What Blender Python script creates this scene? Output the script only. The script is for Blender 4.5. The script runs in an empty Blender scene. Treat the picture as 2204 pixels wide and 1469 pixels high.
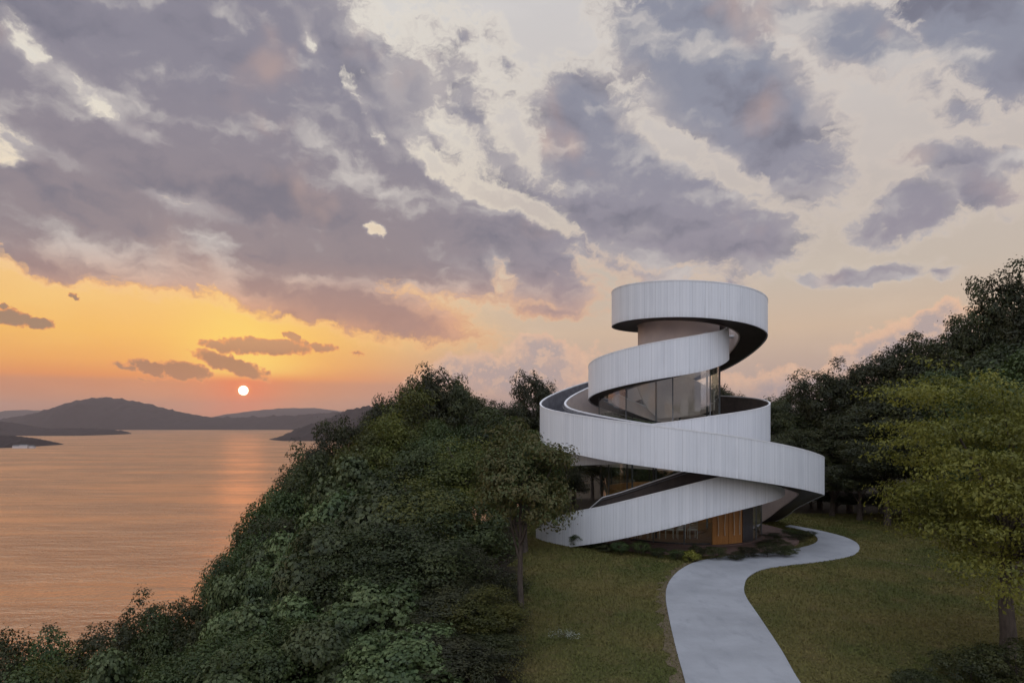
import bpy, math, random
import numpy as np
from mathutils import Vector, Matrix
R = math.radians
S = bpy.context.scene
COL = S.collection

# ------------------------------------------------------------------ camera
F = 1469.33                       # focal length in photograph pixels (24 mm on 36 mm)
CX, HY = 1102.0, 900.0            # optical centre column, horizon row
CAMZ = 6.4
cam_d = bpy.data.cameras.new("camera")
cam = bpy.data.objects.new("camera", cam_d); COL.objects.link(cam)
cam.location = (0, 0, CAMZ); cam.rotation_euler = (R(90), 0, 0)
cam_d.lens = 24; cam_d.sensor_width = 36
cam_d.shift_y = (HY - 734.5) / 2204
cam_d.clip_start = 0.1; cam_d.clip_end = 60000
S.camera = cam
S.view_settings.view_transform = 'Standard'
S.view_settings.look = 'None'
S.view_settings.exposure = 0.0
S.view_settings.gamma = 1.0
S.render.engine = 'CYCLES'
S.cycles.use_denoising = True
S.cycles.max_bounces = 8
S.cycles.diffuse_bounces = 3
S.cycles.glossy_bounces = 3
S.cycles.transmission_bounces = 6
S.cycles.transparent_max_bounces = 24
S.cycles.volume_bounces = 0
S.cycles.caustics_reflective = False
S.cycles.caustics_refractive = False
S.cycles.use_adaptive_sampling = True
S.cycles.adaptive_threshold = 0.015

SUN_AZ = -21.48                   # degrees to the left of the view axis (+Y)
SUN_EL = 2.18

def srgb(r, g, b):
    f = lambda c: (c/255/12.92) if c/255 <= 0.04045 else ((c/255+0.055)/1.055)**2.4
    return (f(r), f(g), f(b), 1.0)

# ------------------------------------------------------------------ small node toolkit
class NT:
    def __init__(s, nt): s.nt = nt
    def new(s, t, **kw):
        n = s.nt.nodes.new(t)
        for k, v in kw.items(): setattr(n, k, v)
        return n
    def put(s, sock, v):
        if v is None: return
        if isinstance(v, bpy.types.NodeSocket): s.nt.links.new(v, sock)
        else: sock.default_value = v
    def m(s, op, a, b=None, c=None, clamp=False):
        n = s.new('ShaderNodeMath', operation=op); n.use_clamp = clamp
        s.put(n.inputs[0], a); s.put(n.inputs[1], b); s.put(n.inputs[2], c)
        return n.outputs[0]
    def vm(s, op, a, b=None, scale=None):
        n = s.new('ShaderNodeVectorMath', operation=op)
        s.put(n.inputs[0], a); s.put(n.inputs[1], b)
        if scale is not None: s.put(n.inputs[3], scale)
        return n.outputs['Value'] if op in ('LENGTH', 'DISTANCE', 'DOT_PRODUCT') else n.outputs[0]
    def ss(s, v, lo, hi, a=0.0, b=1.0):
        n = s.new('ShaderNodeMapRange', interpolation_type='SMOOTHSTEP')
        s.put(n.inputs[0], v); n.inputs[1].default_value = lo; n.inputs[2].default_value = hi
        n.inputs[3].default_value = a; n.inputs[4].default_value = b
        return n.outputs[0]
    def mix(s, f, a, b, blend='MIX'):
        n = s.new('ShaderNodeMix', data_type='RGBA', blend_type=blend)
        s.put(n.inputs[0], f); s.put(n.inputs[6], a); s.put(n.inputs[7], b)
        return n.outputs[2]
    def ramp(s, f, stops, interp='LINEAR'):
        n = s.new('ShaderNodeValToRGB'); cr = n.color_ramp; cr.interpolation = interp
        while len(cr.elements) > 1: cr.elements.remove(cr.elements[-1])
        cr.elements[0].position = stops[0][0]; cr.elements[0].color = stops[0][1]
        for p, c in stops[1:]:
            e = cr.elements.new(p); e.color = c
        s.put(n.inputs[0], f)
        return n.outputs[0]
    def noise(s, vec, scale, detail=4, rough=0.55, dist=0.0, lac=2.0, out='Fac'):
        n = s.new('ShaderNodeTexNoise'); s.put(n.inputs['Vector'], vec)
        n.inputs['Scale'].default_value = scale; n.inputs['Detail'].default_value = detail
        n.inputs['Roughness'].default_value = rough; n.inputs['Distortion'].default_value = dist
        n.inputs['Lacunarity'].default_value = lac
        return n.outputs[out]
    def xyz(s, x, y, z=0.0):
        n = s.new('ShaderNodeCombineXYZ')
        s.put(n.inputs[0], x); s.put(n.inputs[1], y); s.put(n.inputs[2], z)
        return n.outputs[0]
    def mapping(s, v, loc=(0,0,0), rot=(0,0,0), sc=(1,1,1), t='POINT'):
        n = s.new('ShaderNodeMapping', vector_type=t)
        s.put(n.inputs[0], v)
        n.inputs[1].default_value = loc; n.inputs[2].default_value = rot; n.inputs[3].default_value = sc
        return n.outputs[0]

# ------------------------------------------------------------------ sky (azimuth / elevation of the ray, in degrees)
def sky_angles(px, py):
    x = (px - CX) / F; v = (HY - py) / F
    return math.degrees(math.atan(x)), math.degrees(math.atan(v / math.sqrt(1 + x*x)))

#  cx, cy, half length, half width, clockwise tilt, weight
CLOUDS = [
 (300,80,520,150,8,1.0), (80,200,260,100,12,.95), (330,330,430,90,12,1.0), (560,180,330,210,28,1.1), (760,330,300,150,38,1.0),
 (930,440,290,95,24,1.0), (1130,510,220,60,20,.95), (1230,560,90,38,22,.8), (60,380,240,90,8,.95),
 (230,520,420,85,6,1.05), (560,540,380,90,8,1.0), (860,560,260,60,12,.95), (640,620,390,60,13,.95), (980,605,130,34,8,.8), (800,670,190,40,14,.9), (100,560,170,35,6,.75),
 (1440,70,150,110,20,.9), (1540,170,230,115,40,1.0), (1640,270,190,90,46,1.0), (1730,350,75,50,60,.75), (1480,230,120,70,20,.7),
 (1250,260,100,95,55,.9), (1330,350,190,120,34,1.0), (1460,430,190,95,38,1.0), (1590,510,150,62,12,1.0), (1430,520,210,62,10,.75), (1200,350,90,120,70,.65), (1450,585,170,30,2,.55),
 (800,120,75,55,40,.62), (890,200,120,60,50,.6), (1010,250,200,100,55,.5), (1060,330,180,60,36,.55),(1080,150,80,40,60,.42),
 (1190,420,160,36,30,.6),
 (1720,25,120,46,20,.7), (1850,80,150,60,26,.85), (1990,20,130,40,10,.7), (2110,60,140,95,36,1.0), (2170,140,90,80,60,.85),
 (2060,345,140,36,14,.62), (1960,450,120,56,-16,.95), (1880,475,80,34,-20,.7), (2110,395,95,38,36,.8), (2170,350,70,40,20,.6),
 (1860,588,160,28,-4,.74), (1740,605,60,20,0,.6), (2030,580,50,14,10,.5),
 (1215,622,52,36,35,.78), (1140,625,70,30,0,.7), (1190,668,120,20,4,.55), (1560,610,80,20,10,.4),
]
FAINT = [(1120,805,190,62,-8,1.0), (1165,752,75,36,6,1.0), (1020,800,170,42,-8,.9), (1250,840,200,50,0,.8),
 (1930,752,170,52,-24,1.0), (2000,698,75,36,-22,1.0), (2060,720,90,50,-10,.9), (1830,790,90,30,-20,.8), (1700,840,230,60,0,.9), (1500,830,190,50,0,.7), (2100,800,200,90,0,.8)]
CLOUDS += [(420,250,420,150,26,1.05), (640,430,420,110,14,1.1), (180,440,330,110,8,1.05), (1000,520,240,70,22,1.0), (2000,190,50,50,60,.42), (2060,250,90,40,30,.42), (1620,400,120,36,25,.5), (1280,470,130,50,30,.75), (990,75,42,16,10,.42)]
HOLES = [(230,240,120,36,38,.40), (330,300,80,34,30,.34), (60,90,70,30,55,.38), (800,497,46,22,4,.95), (690,485,90,18,3,.4), (20,340,60,34,20,.5), (662,85,24,50,-25,.42),
         (1075,575,60,26,50,.5), (1440,315,130,36,36,.6), (1560,370,110,30,26,.5), (770,210,70,24,55,.34), (830,300,70,22,45,.42), (930,350,90,28,36,.6), (1040,410,90,26,30,.5), (1150,460,90,26,26,.5), (1250,560,80,26,30,.45), (1130,330,120,30,50,.35), (1000,300,100,30,30,.35)]
LOWCLOUDS = [  # small dark clouds near the sun
 (570,745,125,20,2,1.0), (480,745,60,14,8,.8), (500,785,78,17,20,1.05), (400,797,62,21,8,1.05), (325,792,45,14,18,.95), (270,790,40,10,14,.6),
 (20,682,62,20,6,1.0), (85,695,40,12,2,.95), (162,638,18,6,12,.8), (634,728,24,8,28,.85), (690,748,48,11,6,.75), (310,815,22,5,18,.5), (770,762,30,6,5,.5), (5,658,18,6,5,.7),
]

def build_world():
    w = bpy.data.worlds.new("World"); S.world = w; w.use_nodes = True
    nt = w.node_tree; nt.nodes.clear(); k = NT(nt)
    out = k.new('ShaderNodeOutputWorld')
    tc = k.new('ShaderNodeTexCoord').outputs['Generated']
    sep = k.new('ShaderNodeSeparateXYZ'); k.put(sep.inputs[0], tc)
    X, Y, Z = sep.outputs
    az = k.m('MULTIPLY', k.m('ARCTAN2', X, Y), 57.2958)
    el = k.m('MULTIPLY', k.m('ARCSINE', Z), 57.2958)
    P = k.xyz(az, el)
    # billowing edges: warp the coordinates with two octaves of curl-ish noise
    w1 = k.vm('SUBTRACT', k.noise(P, 0.16, 4, .55, out='Color'), (0.5, 0.5, 0.5))
    w2 = k.vm('SUBTRACT', k.noise(P, 0.62, 4, .6, out='Color'), (0.5, 0.5, 0.5))
    Pw = k.vm('ADD', P, k.vm('MULTIPLY', w1, (3.0, 2.6, 0)))
    Pw = k.vm('ADD', Pw, k.vm('MULTIPLY', w2, (1.9, 1.7, 0)))
    sepw = k.new('ShaderNodeSeparateXYZ'); k.put(sepw.inputs[0], Pw)
    Pf = k.xyz(sepw.outputs[0], sepw.outputs[1], 0.0)
    def blobs(lst, vec, grow=1.0):
        acc = None
        for (cx, cy, a, b, t, wt) in lst:
            A, E = sky_angles(cx, cy)
            c = math.cos(R(A)); sx = c*c / 25.64; sy = c / 25.64
            th = -R(t)
            s_ = (sx*abs(math.cos(th)) + sy*abs(math.sin(th))); s2 = (sy*abs(math.cos(th)) + sx*abs(math.sin(th)))
            v = k.mapping(vec, (A, E, 0), (0, 0, th), (a*1.16*s_*grow, b*1.22*s2*grow, 1), 'TEXTURE')
            g = k.new('ShaderNodeTexGradient', gradient_type='QUADRATIC_SPHERE'); k.put(g.inputs[0], v)
            g.gradient_type = 'SPHERICAL'
            v = g.outputs[1] if wt == 1.0 else k.m('MULTIPLY', g.outputs[1], wt)
            acc = v if acc is None else k.m('MAXIMUM', acc, v)
        return acc
    D = blobs(CLOUDS, Pf); H = blobs(HOLES, Pf, .85)
    D = k.m('SUBTRACT', D, k.m('MULTIPLY', H, 1.0))
    # generic cloud deck outside the pictured part (behind and above)
    gen = k.ss(k.noise(k.mapping(P, sc=(1, 1.6, 1)), 0.045, 4, .5), .42, .62)
    offview = k.m('MAXIMUM', k.ss(k.m('ABSOLUTE', az), 42, 56), k.ss(el, 33, 42))
    D = k.m('ADD', D, k.m('MULTIPLY', k.m('MULTIPLY', gen, offview), 0.8))
    # streaky cauliflower texture, drawn out from upper left to lower right
    Ps = k.mapping(Pw, rot=(0, 0, R(32)), sc=(0.62, 1.25, 1))
    n1 = k.noise(Ps, 0.30, 8, .62); n2 = k.noise(Ps, 1.1, 6, .62)
    n3 = k.noise(Ps, 2.6, 4, .6)
    tex = k.m('ADD', k.m('MULTIPLY', k.m('SUBTRACT', n1, .5), .74), k.m('MULTIPLY', k.m('SUBTRACT', n2, .5), .55))
    tex = k.m('ADD', tex, k.m('MULTIPLY', k.m('SUBTRACT', n3, .5), .22))
    Dn = k.m('ADD', D, k.m('MULTIPLY', tex, k.ss(D, 0.0, 0.12, 0, 1.0)))
    alpha = k.ss(Dn, 0.05, 0.42)
    Ds = k.m('ADD', D, k.m('MULTIPLY', k.m('SUBTRACT', k.noise(Ps, .17, 3, .5), .5), .9))
    # relief: same texture sampled a little towards the light (upper right / horizon)
    Psh = k.mapping(k.vm('ADD', Pw, (0.75, 0.95, 0)), rot=(0, 0, R(32)), sc=(0.62, 1.25, 1))
    rel = k.m('SUBTRACT', n1, k.noise(Psh, 0.30, 5, .55))
    # ---- clear sky
    e01 = k.m('DIVIDE', el, 40.0, clamp=True)
    q = lambda e: max(0.0, e/40.0)
    sunside = k.ramp(e01, [(0, srgb(176,132,112)), (q(1.3), srgb(193,134,106)), (q(2.75), srgb(203,134,100)), (q(3.15), srgb(226,142,84)), (q(4.2), srgb(238,166,88)),
                          (q(6.3), srgb(246,188,98)), (q(10), srgb(245,198,128)), (q(14), srgb(238,216,184)), (q(22), srgb(222,216,206)), (1, srgb(206,206,208))])
    away = k.ramp(e01, [(0, srgb(160,142,144)), (q(2), srgb(172,152,148)), (q(4), srgb(190,165,152)), (q(7), srgb(208,182,158)), (q(11), srgb(198,184,170)),
                        (q(18), srgb(196,186,180)), (q(26), srgb(203,197,194)), (1, srgb(206,206,210))])
    f = k.ss(az, -19, 4, 1, 0)
    f = k.m('MULTIPLY', f, k.ss(k.m('ABSOLUTE', k.m('SUBTRACT', az, SUN_AZ)), 40, 110, 1, 0))
    clear = k.mix(f, away, sunside)
    # glow round the sun
    sd = (math.sin(R(SUN_AZ))*math.cos(R(SUN_EL)), math.cos(R(SUN_AZ))*math.cos(R(SUN_EL)), math.sin(R(SUN_EL)))
    ang = k.m('MULTIPLY', k.m('ARCCOSINE', k.m('MINIMUM', k.vm('DOT_PRODUCT', k.vm('NORMALIZE', tc), sd), 0.9999999)), 57.2958)
    g1 = k.m('EXPONENT', k.m('MULTIPLY', k.m('POWER', k.m('DIVIDE', ang, 3.0), 1.6), -1.0))
    above = k.ss(el, 2.8, 3.8)
    # the brightest glow sits above the bank of haze
    cg = k.vm('DISTANCE', k.mapping(k.xyz(az, el), loc=(-SUN_AZ+0.0, -4.6, 0), t='POINT'), (0, 0, 0))
    g2 = k.m('EXPONENT', k.m('MULTIPLY', k.m('POWER', k.m('DIVIDE', cg, 4.5), 2.0), -1.0))
    clear = k.mix(k.m('MULTIPLY', g1, k.m('SUBTRACT', 0.8, k.m('MULTIPLY', above, .5))), clear, srgb(236,112,72))
    clear = k.mix(k.m('MULTIPLY', k.m('MULTIPLY', g2, above), .72), clear, srgb(255,222,108))
    # soft unevenness of the clear part
    sn = k.noise(k.mapping(P, sc=(.5, 1.6, 1)), .25, 4, .5)
    clear = k.mix(k.m('MULTIPLY', k.m('SUBTRACT', sn, .5), .6), clear, (1.0, .93, .85, 1), 'SOFT_LIGHT')
    # ---- clouds: thin edge is lit, core is grey-violet, undersides near the sun warm up
    warm = k.m('MULTIPLY', k.ss(el, 7.5, 13.5, 1, 0), k.ss(k.m('ABSOLUTE', k.m('SUBTRACT', az, SUN_AZ)), 14, 46, 1, 0))
    edge = k.mix(k.ss(el, 9, 17), srgb(238,164,106), srgb(230,219,202))
    edge = k.mix(k.ss(az, 0, 26), edge, srgb(216,202,190))
    edge = k.mix(.25, edge, clear)
    coreA = k.mix(k.ss(az, -25, 20), srgb(136,133,146), srgb(140,143,158))
    coreA = k.mix(k.ss(el, 10, 27), k.mix(k.ss(az, -12, 10), srgb(144,132,137), srgb(150,143,154)), coreA)
    mid = k.mix(warm, srgb(178,171,173), srgb(205,152,126))
    coreB = k.mix(k.m('MULTIPLY', warm, .6), coreA, srgb(184,134,116))
    body = k.mix(k.ss(Ds, .18, .62), mid, coreB)
    # broad relief of the bank, lit from the horizon side, plus the finer billows
    nl = k.noise(Ps, .11, 4, .55); nl2 = k.noise(k.mapping(k.vm('ADD', Pw, (1.8, 2.2, 0)), rot=(0, 0, R(32)), sc=(0.62, 1.25, 1)), .11, 4, .55)
    sh = k.m('ADD', k.m('MULTIPLY', k.m('SUBTRACT', nl, nl2), 2.2), k.m('MULTIPLY', rel, 1.25))
    sh = k.m('ADD', sh, k.m('MULTIPLY', k.m('SUBTRACT', n1, .5), -.55))
    body = k.mix(k.ss(sh, .02, .55, 0, .8), body, k.mix(warm, srgb(208,201,196), srgb(226,172,138)))
    body = k.mix(k.ss(sh, -.55, .0, .8, 0), body, k.mix(warm, srgb(112,112,127), srgb(150,116,112)))
    pink = k.ss(k.noise(k.mapping(P, loc=(7.3, 2.1, 0)), .13, 3, .5), .55, .75)
    body = k.mix(k.m('MULTIPLY', pink, .45), body, srgb(206,172,156))
    cloud = k.mix(k.ss(Dn, .14, .42), edge, body)
    col = k.mix(alpha, clear, cloud)
    # bright rim of clear sky hugging the cloud
    rim = k.m('MULTIPLY', k.ss(Dn, .0, .15), k.ss(Dn, .16, .28, 1, 0))
    col = k.mix(k.m('MULTIPLY', rim, k.ss(az, -4, 8, .16, 0)), col, k.mix(k.ss(el, 5, 14), srgb(255,205,140), srgb(243,232,212)))
    # faint cumulus banks low on the horizon
    Fv = blobs(FAINT, k.xyz(k.m('ADD', sepw.outputs[0], 0.0), sepw.outputs[1], 0.0))
    nf = k.noise(P, .8, 7, .6)
    Fn = k.m('ADD', Fv, k.m('MULTIPLY', k.m('SUBTRACT', nf, .5), .7))
    fcol = k.mix(k.ss(Fn, .3, .75), k.mix(k.ss(az, 0, 20), srgb(226,184,158), srgb(236,190,156)), srgb(174,158,160))
    fcol = k.mix(k.ss(k.m('SUBTRACT', nf, k.noise(k.vm('ADD', P, (.35, -.45, 0)), .8, 5, .6)), -.02, .12, 0, .5), fcol, srgb(238,196,164))
    col = k.mix(k.m('MULTIPLY', k.m('MULTIPLY', k.ss(Fn, .22, .42), k.ss(el, .5, 3.2)), .8), col, fcol)
    # small low clouds
    Wl = k.vm('SUBTRACT', k.noise(P, 1.1, 5, .62, out='Color'), (0.5, 0.5, 0.5))
    Pl = k.vm('ADD', P, k.vm('MULTIPLY', Wl, (2.2, .95, 0)))
    sepl = k.new('ShaderNodeSeparateXYZ'); k.put(sepl.inputs[0], Pl)
    L = blobs(LOWCLOUDS, k.xyz(sepl.outputs[0], sepl.outputs[1], 0.0))
    Ln = k.m('ADD', L, k.m('MULTIPLY', k.m('SUBTRACT', k.noise(P, 1.6, 6, .6), .5), .6))
    lowc = k.mix(k.ss(el, 4.4, 6.4), srgb(158,112,92), srgb(190,138,106))
    lowc = k.mix(k.ss(az, -33, -27, 1, 0), lowc, srgb(152,122,104))
    col = k.mix(k.m('MULTIPLY', k.ss(Ln, .2, .34), .95), col, k.mix(k.ss(Ln, .25, .5), srgb(232,150,96), lowc))
    # the sun itself, a white disc
    disc = k.ss(ang, .33, .40, 1, 0)
    halo = k.ss(ang, .36, .8, 1, 0)
    col = k.mix(k.m('MULTIPLY', halo, .45), col, srgb(255,150,90))
    col = k.mix(disc, col, (3.5, 3.0, 2.2, 1))
    # added fill: unseen sky overhead and behind boosted and cooled to light the ribbons
    bright = k.m('ADD', 1.0, k.m('ADD', k.ss(el, 36, 62, 0, SKY_TOP_BOOST), k.m('MULTIPLY', k.ss(k.m('ABSOLUTE', az), 62, 120, 0, SKY_REAR_BOOST), k.ss(el, -4, 6))))
    tint = k.mix(k.m('MAXIMUM', k.ss(el, 34, 60), k.ss(k.m('ABSOLUTE', az), 60, 110)), (1, 1, 1, 1), (.88, .97, 1.10, 1))
    col = k.mix(1.0, col, tint, 'MULTIPLY')
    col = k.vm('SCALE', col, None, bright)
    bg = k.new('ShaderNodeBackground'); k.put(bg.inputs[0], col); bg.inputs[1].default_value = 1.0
    # a little of the physical sky underneath
    st = k.new('ShaderNodeTexSky'); st.sky_type = 'NISHITA'; st.sun_disc = False
    st.sun_elevation = R(SUN_EL); st.sun_rotation = R(SUN_AZ); st.altitude = 90
    bg2 = k.new('ShaderNodeBackground'); k.put(bg2.inputs[0], st.outputs[0]); bg2.inputs[1].default_value = 0.005
    add = k.new('ShaderNodeAddShader'); k.put(add.inputs[0], bg.outputs[0]); k.put(add.inputs[1], bg2.outputs[0])
    k.put(out.inputs[0], add.outputs[0])
    w.cycles.sampling_method = 'MANUAL'; w.cycles.sample_map_resolution = 512
SKY_TOP_BOOST, SKY_REAR_BOOST = 0.6, 1.55
build_world()

sun_d = bpy.data.lights.new("sun", 'SUN'); sun_d.energy = 0.05; sun_d.angle = R(3.0); sun_d.color = (1.0, .48, .22)
sun = bpy.data.objects.new("sun", sun_d); COL.objects.link(sun)
_sd = Vector((math.sin(R(SUN_AZ))*math.cos(R(SUN_EL)), math.cos(R(SUN_AZ))*math.cos(R(SUN_EL)), math.sin(R(SUN_EL))))
sun.rotation_euler = _sd.to_track_quat('Z', 'Y').to_euler()
sun.location = (-20, 50, 30)

# ------------------------------------------------------------------ materials
def mat(name):
    m = bpy.data.materials.new(name); m.use_nodes = True
    nt = m.node_tree; nt.nodes.clear(); k = NT(nt)
    out = k.new('ShaderNodeOutputMaterial')
    return m, k, out
def principled(k, base, rough=.6, spec=.4, metal=0.0, normal=None):
    p = k.new('ShaderNodeBsdfPrincipled')
    k.put(p.inputs['Base Color'], base); k.put(p.inputs['Roughness'], rough)
    k.put(p.inputs['Specular IOR Level'], spec); k.put(p.inputs['Metallic'], metal)
    if normal is not None: k.put(p.inputs['Normal'], normal)
    return p
def bump(k, h, strength=.3, dist=.02):
    b = k.new('ShaderNodeBump'); b.inputs['Strength'].default_value = strength
    b.inputs['Distance'].default_value = dist; k.put(b.inputs['Height'], h)
    return b.outputs[0]
def objco(k): return k.new('ShaderNodeTexCoord').outputs['Object']
def simple(name, c1, c2, scale=4, rough=.6, spec=.4, metal=0, b=.15, stretch=(1, 1, 1)):
    m, k, out = mat(name)
    v = k.mapping(objco(k), sc=stretch)
    n = k.noise(v, scale, 6, .6)
    p = principled(k, k.mix(k.ss(n, .3, .7), c1, c2), rough, spec, metal, bump(k, n, b, .02))
    k.put(out.inputs[0], p.outputs[0])
    return m
def L(r, g, b): return (r, g, b, 1)

def make_board():          # white painted zinc/wood boards: uv = (arc length, height) in metres
    m, k, out = mat('painted_boards')
    uv = k.new('ShaderNodeTexCoord').outputs['UV']
    sep = k.new('ShaderNodeSeparateXYZ'); k.put(sep.inputs[0], uv); u, v = sep.outputs[0], sep.outputs[1]
    fr = k.m('FRACT', k.m('DIVIDE', u, .155))
    joint = k.m('MULTIPLY', k.ss(fr, 0, .05, 1, 0), 1.0)
    joint = k.m('MAXIMUM', joint, k.ss(fr, .95, 1, 0, 1))
    cell = k.m('FLOOR', k.m('DIVIDE', u, .155))
    wn = k.new('ShaderNodeTexWhiteNoise', noise_dimensions='1D'); k.put(wn.inputs['W'], cell)
    st = k.noise(k.xyz(k.m('MULTIPLY', u, 7.0), k.m('MULTIPLY', v, .35)), 1.0, 6, .65)
    st2 = k.noise(k.xyz(k.m('MULTIPLY', u, 1.1), k.m('MULTIPLY', v, .3), 4.0), 1.0, 4, .6)
    base = k.mix(wn.outputs['Value'], L(.62, .645, .675), L(.68, .70, .725))
    base = k.mix(k.ss(st, .48, .78, 0, .34), base, L(.45, .47, .49))
    base = k.mix(k.ss(st2, .5, .75, 0, .35), base, L(.52, .54, .57))
    drip = k.noise(k.xyz(k.m('MULTIPLY', u, 14.0), k.m('MULTIPLY', v, .5), 9.0), 1.0, 3, .5)
    base = k.mix(k.ss(drip, .63, .75, 0, .30), base, L(.36, .33, .30))
    f2 = k.m('FRACT', k.m('DIVIDE', u, .62)); seam = k.ss(f2, .0, .035, 1, 0)
    low = k.m('MULTIPLY', k.ss(v, 0, .35, 1, 0), k.ss(st, .35, .7)); base = k.mix(k.m('MULTIPLY', low, .35), base, L(.34, .33, .32))
    base = k.mix(k.m('MULTIPLY', seam, .5), base, L(.22, .23, .24))
    base = k.mix(k.m('MULTIPLY', joint, .45), base, L(.25, .25, .26))
    p = principled(k, base, .5, .35, 0, bump(k, k.m('SUBTRACT', 1.0, joint), .5, .006))
    k.put(out.inputs[0], p.outputs[0]); return m

def make_glass(name='glass', tint=(.91, .94, .91), amt=.08):
    m, k, out = mat(name)
    t = k.new('ShaderNodeBsdfTransparent'); t.inputs[0].default_value = (*tint, 1)
    g = k.new('ShaderNodeBsdfGlossy'); g.inputs['Roughness'].default_value = .01
    lw = k.new('ShaderNodeFresnel'); lw.inputs[0].default_value = 1.5
    f = k.m('MINIMUM', k.m('ADD', k.m('MULTIPLY', lw.outputs[0], .75), amt * .2), .30)
    mx = k.new('ShaderNodeMixShader'); k.put(mx.inputs[0], f); k.put(mx.inputs[1], t.outputs[0]); k.put(mx.inputs[2], g.outputs[0])
    k.put(out.inputs[0], mx.outputs[0]); return m

def make_leaf(name, cols, trans=.3, patch=(.35, None)):
    """leaf: each leaf its own tone, larger drifts of tone through the crown"""
    m, k, out = mat(name)
    geo = k.new('ShaderNodeNewGeometry'); oi = k.new('ShaderNodeObjectInfo')
    rnd = geo.outputs['Random Per Island']
    n = k.noise(k.vm('ADD', objco(k), k.vm('SCALE', k.xyz(oi.outputs['Random'], oi.outputs['Random'], oi.outputs['Random']), None, 37.0)), .55, 3, .6)
    t = k.m('ADD', k.m('MULTIPLY', rnd, .45), k.m('MULTIPLY', k.ss(n, .3, .7), .55))
    c = k.ramp(t, [(i/(len(cols)-1), L(*q)) for i, q in enumerate(cols)])
    hsv = k.new('ShaderNodeHueSaturation'); k.put(hsv.inputs['Color'], c)
    k.put(hsv.inputs['Value'], k.m('ADD', .68, k.m('MULTIPLY', oi.outputs['Random'], .75)))
    k.put(hsv.inputs['Hue'], k.m('ADD', .485, k.m('MULTIPLY', oi.outputs['Random'], .03)))
    c = hsv.outputs[0]
    p = principled(k, c, .55, .35)
    tr = k.new('ShaderNodeBsdfTranslucent'); k.put(tr.inputs[0], c)
    mx = k.new('ShaderNodeMixShader'); mx.inputs[0].default_value = trans
    k.put(mx.inputs[1], p.outputs[0]); k.put(mx.inputs[2], tr.outputs[0])
    k.put(out.inputs[0], mx.outputs[0]); return m

M = {}
M['board'] = make_board()
M['cap'] = simple('painted_cap', L(.72, .73, .74), L(.60, .61, .62), 3, .45, .4)
M['inner'] = simple('plastered_inner_wall', L(.64, .55, .50), L(.55, .47, .44), 1.2, .6, .3)
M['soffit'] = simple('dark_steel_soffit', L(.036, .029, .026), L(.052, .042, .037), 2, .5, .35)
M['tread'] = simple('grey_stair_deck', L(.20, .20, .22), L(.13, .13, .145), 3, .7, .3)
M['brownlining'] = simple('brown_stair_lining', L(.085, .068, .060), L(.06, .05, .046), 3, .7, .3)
M['steel'] = simple('painted_steel', L(.10, .105, .11), L(.14, .145, .15), 6, .4, .5, .3)
M['darkpanel'] = simple('dark_panel', L(.035, .035, .037), L(.055, .05, .05), 5, .3, .5)
M['pull'] = simple('pale_wood_pull', L(.55, .45, .32), L(.45, .36, .26), 5, .4, .4)
M['doorwood'] = simple('varnished_door_wood', L(.42, .19, .045), L(.28, .12, .028), 3, .35, .5, 0, .2, (16, 16, .4))
M['deck'] = simple('terrace_brick_paving', L(.17, .105, .085), L(.11, .075, .065), 3, .75, .3)
M['floorwood'] = simple('interior_wood_floor', L(.30, .16, .08), L(.2, .1, .05), 2, .35, .5, 0, .1, (1, 8, 1))
M['innerwood'] = simple('interior_wood', L(.55, .28, .11), L(.42, .2, .08), 3, .5, .4)
M['whitepaint'] = simple('white_paint', L(.78, .77, .74), L(.66, .65, .62), 6, .4, .5)
M['bark'] = simple('bark', L(.045, .035, .028), L(.09, .072, .058), 5, .9, .2, 0, .8, (3, 3, .6))
M['glass'] = make_glass()

def make_concrete():
    m, k, out = mat('path_concrete')
    v = objco(k)
    n1 = k.noise(v, .5, 5, .6); n2 = k.noise(k.mapping(v, sc=(1, .35, 1)), 2.2, 6, .65); n3 = k.noise(v, 45, 3, .6)
    c = k.mix(k.ss(n1, .3, .7), L(.295, .303, .318), L(.232, .24, .252))
    c = k.mix(k.ss(n2, .5, .75, 0, .5), c, L(.17, .18, .195))
    st = k.noise(k.mapping(v, loc=(3, 9, 0)), .9, 7, .75)
    c = k.mix(k.ss(st, .60, .68, 0, .35), c, L(.20, .205, .21))
    c = k.mix(k.ss(n3, .55, .8, 0, .3), c, L(.5, .5, .52))
    p = principled(k, c, .8, .3, 0, bump(k, n3, .3, .01)); k.put(out.inputs[0], p.outputs[0]); return m
M['path'] = make_concrete()

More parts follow.
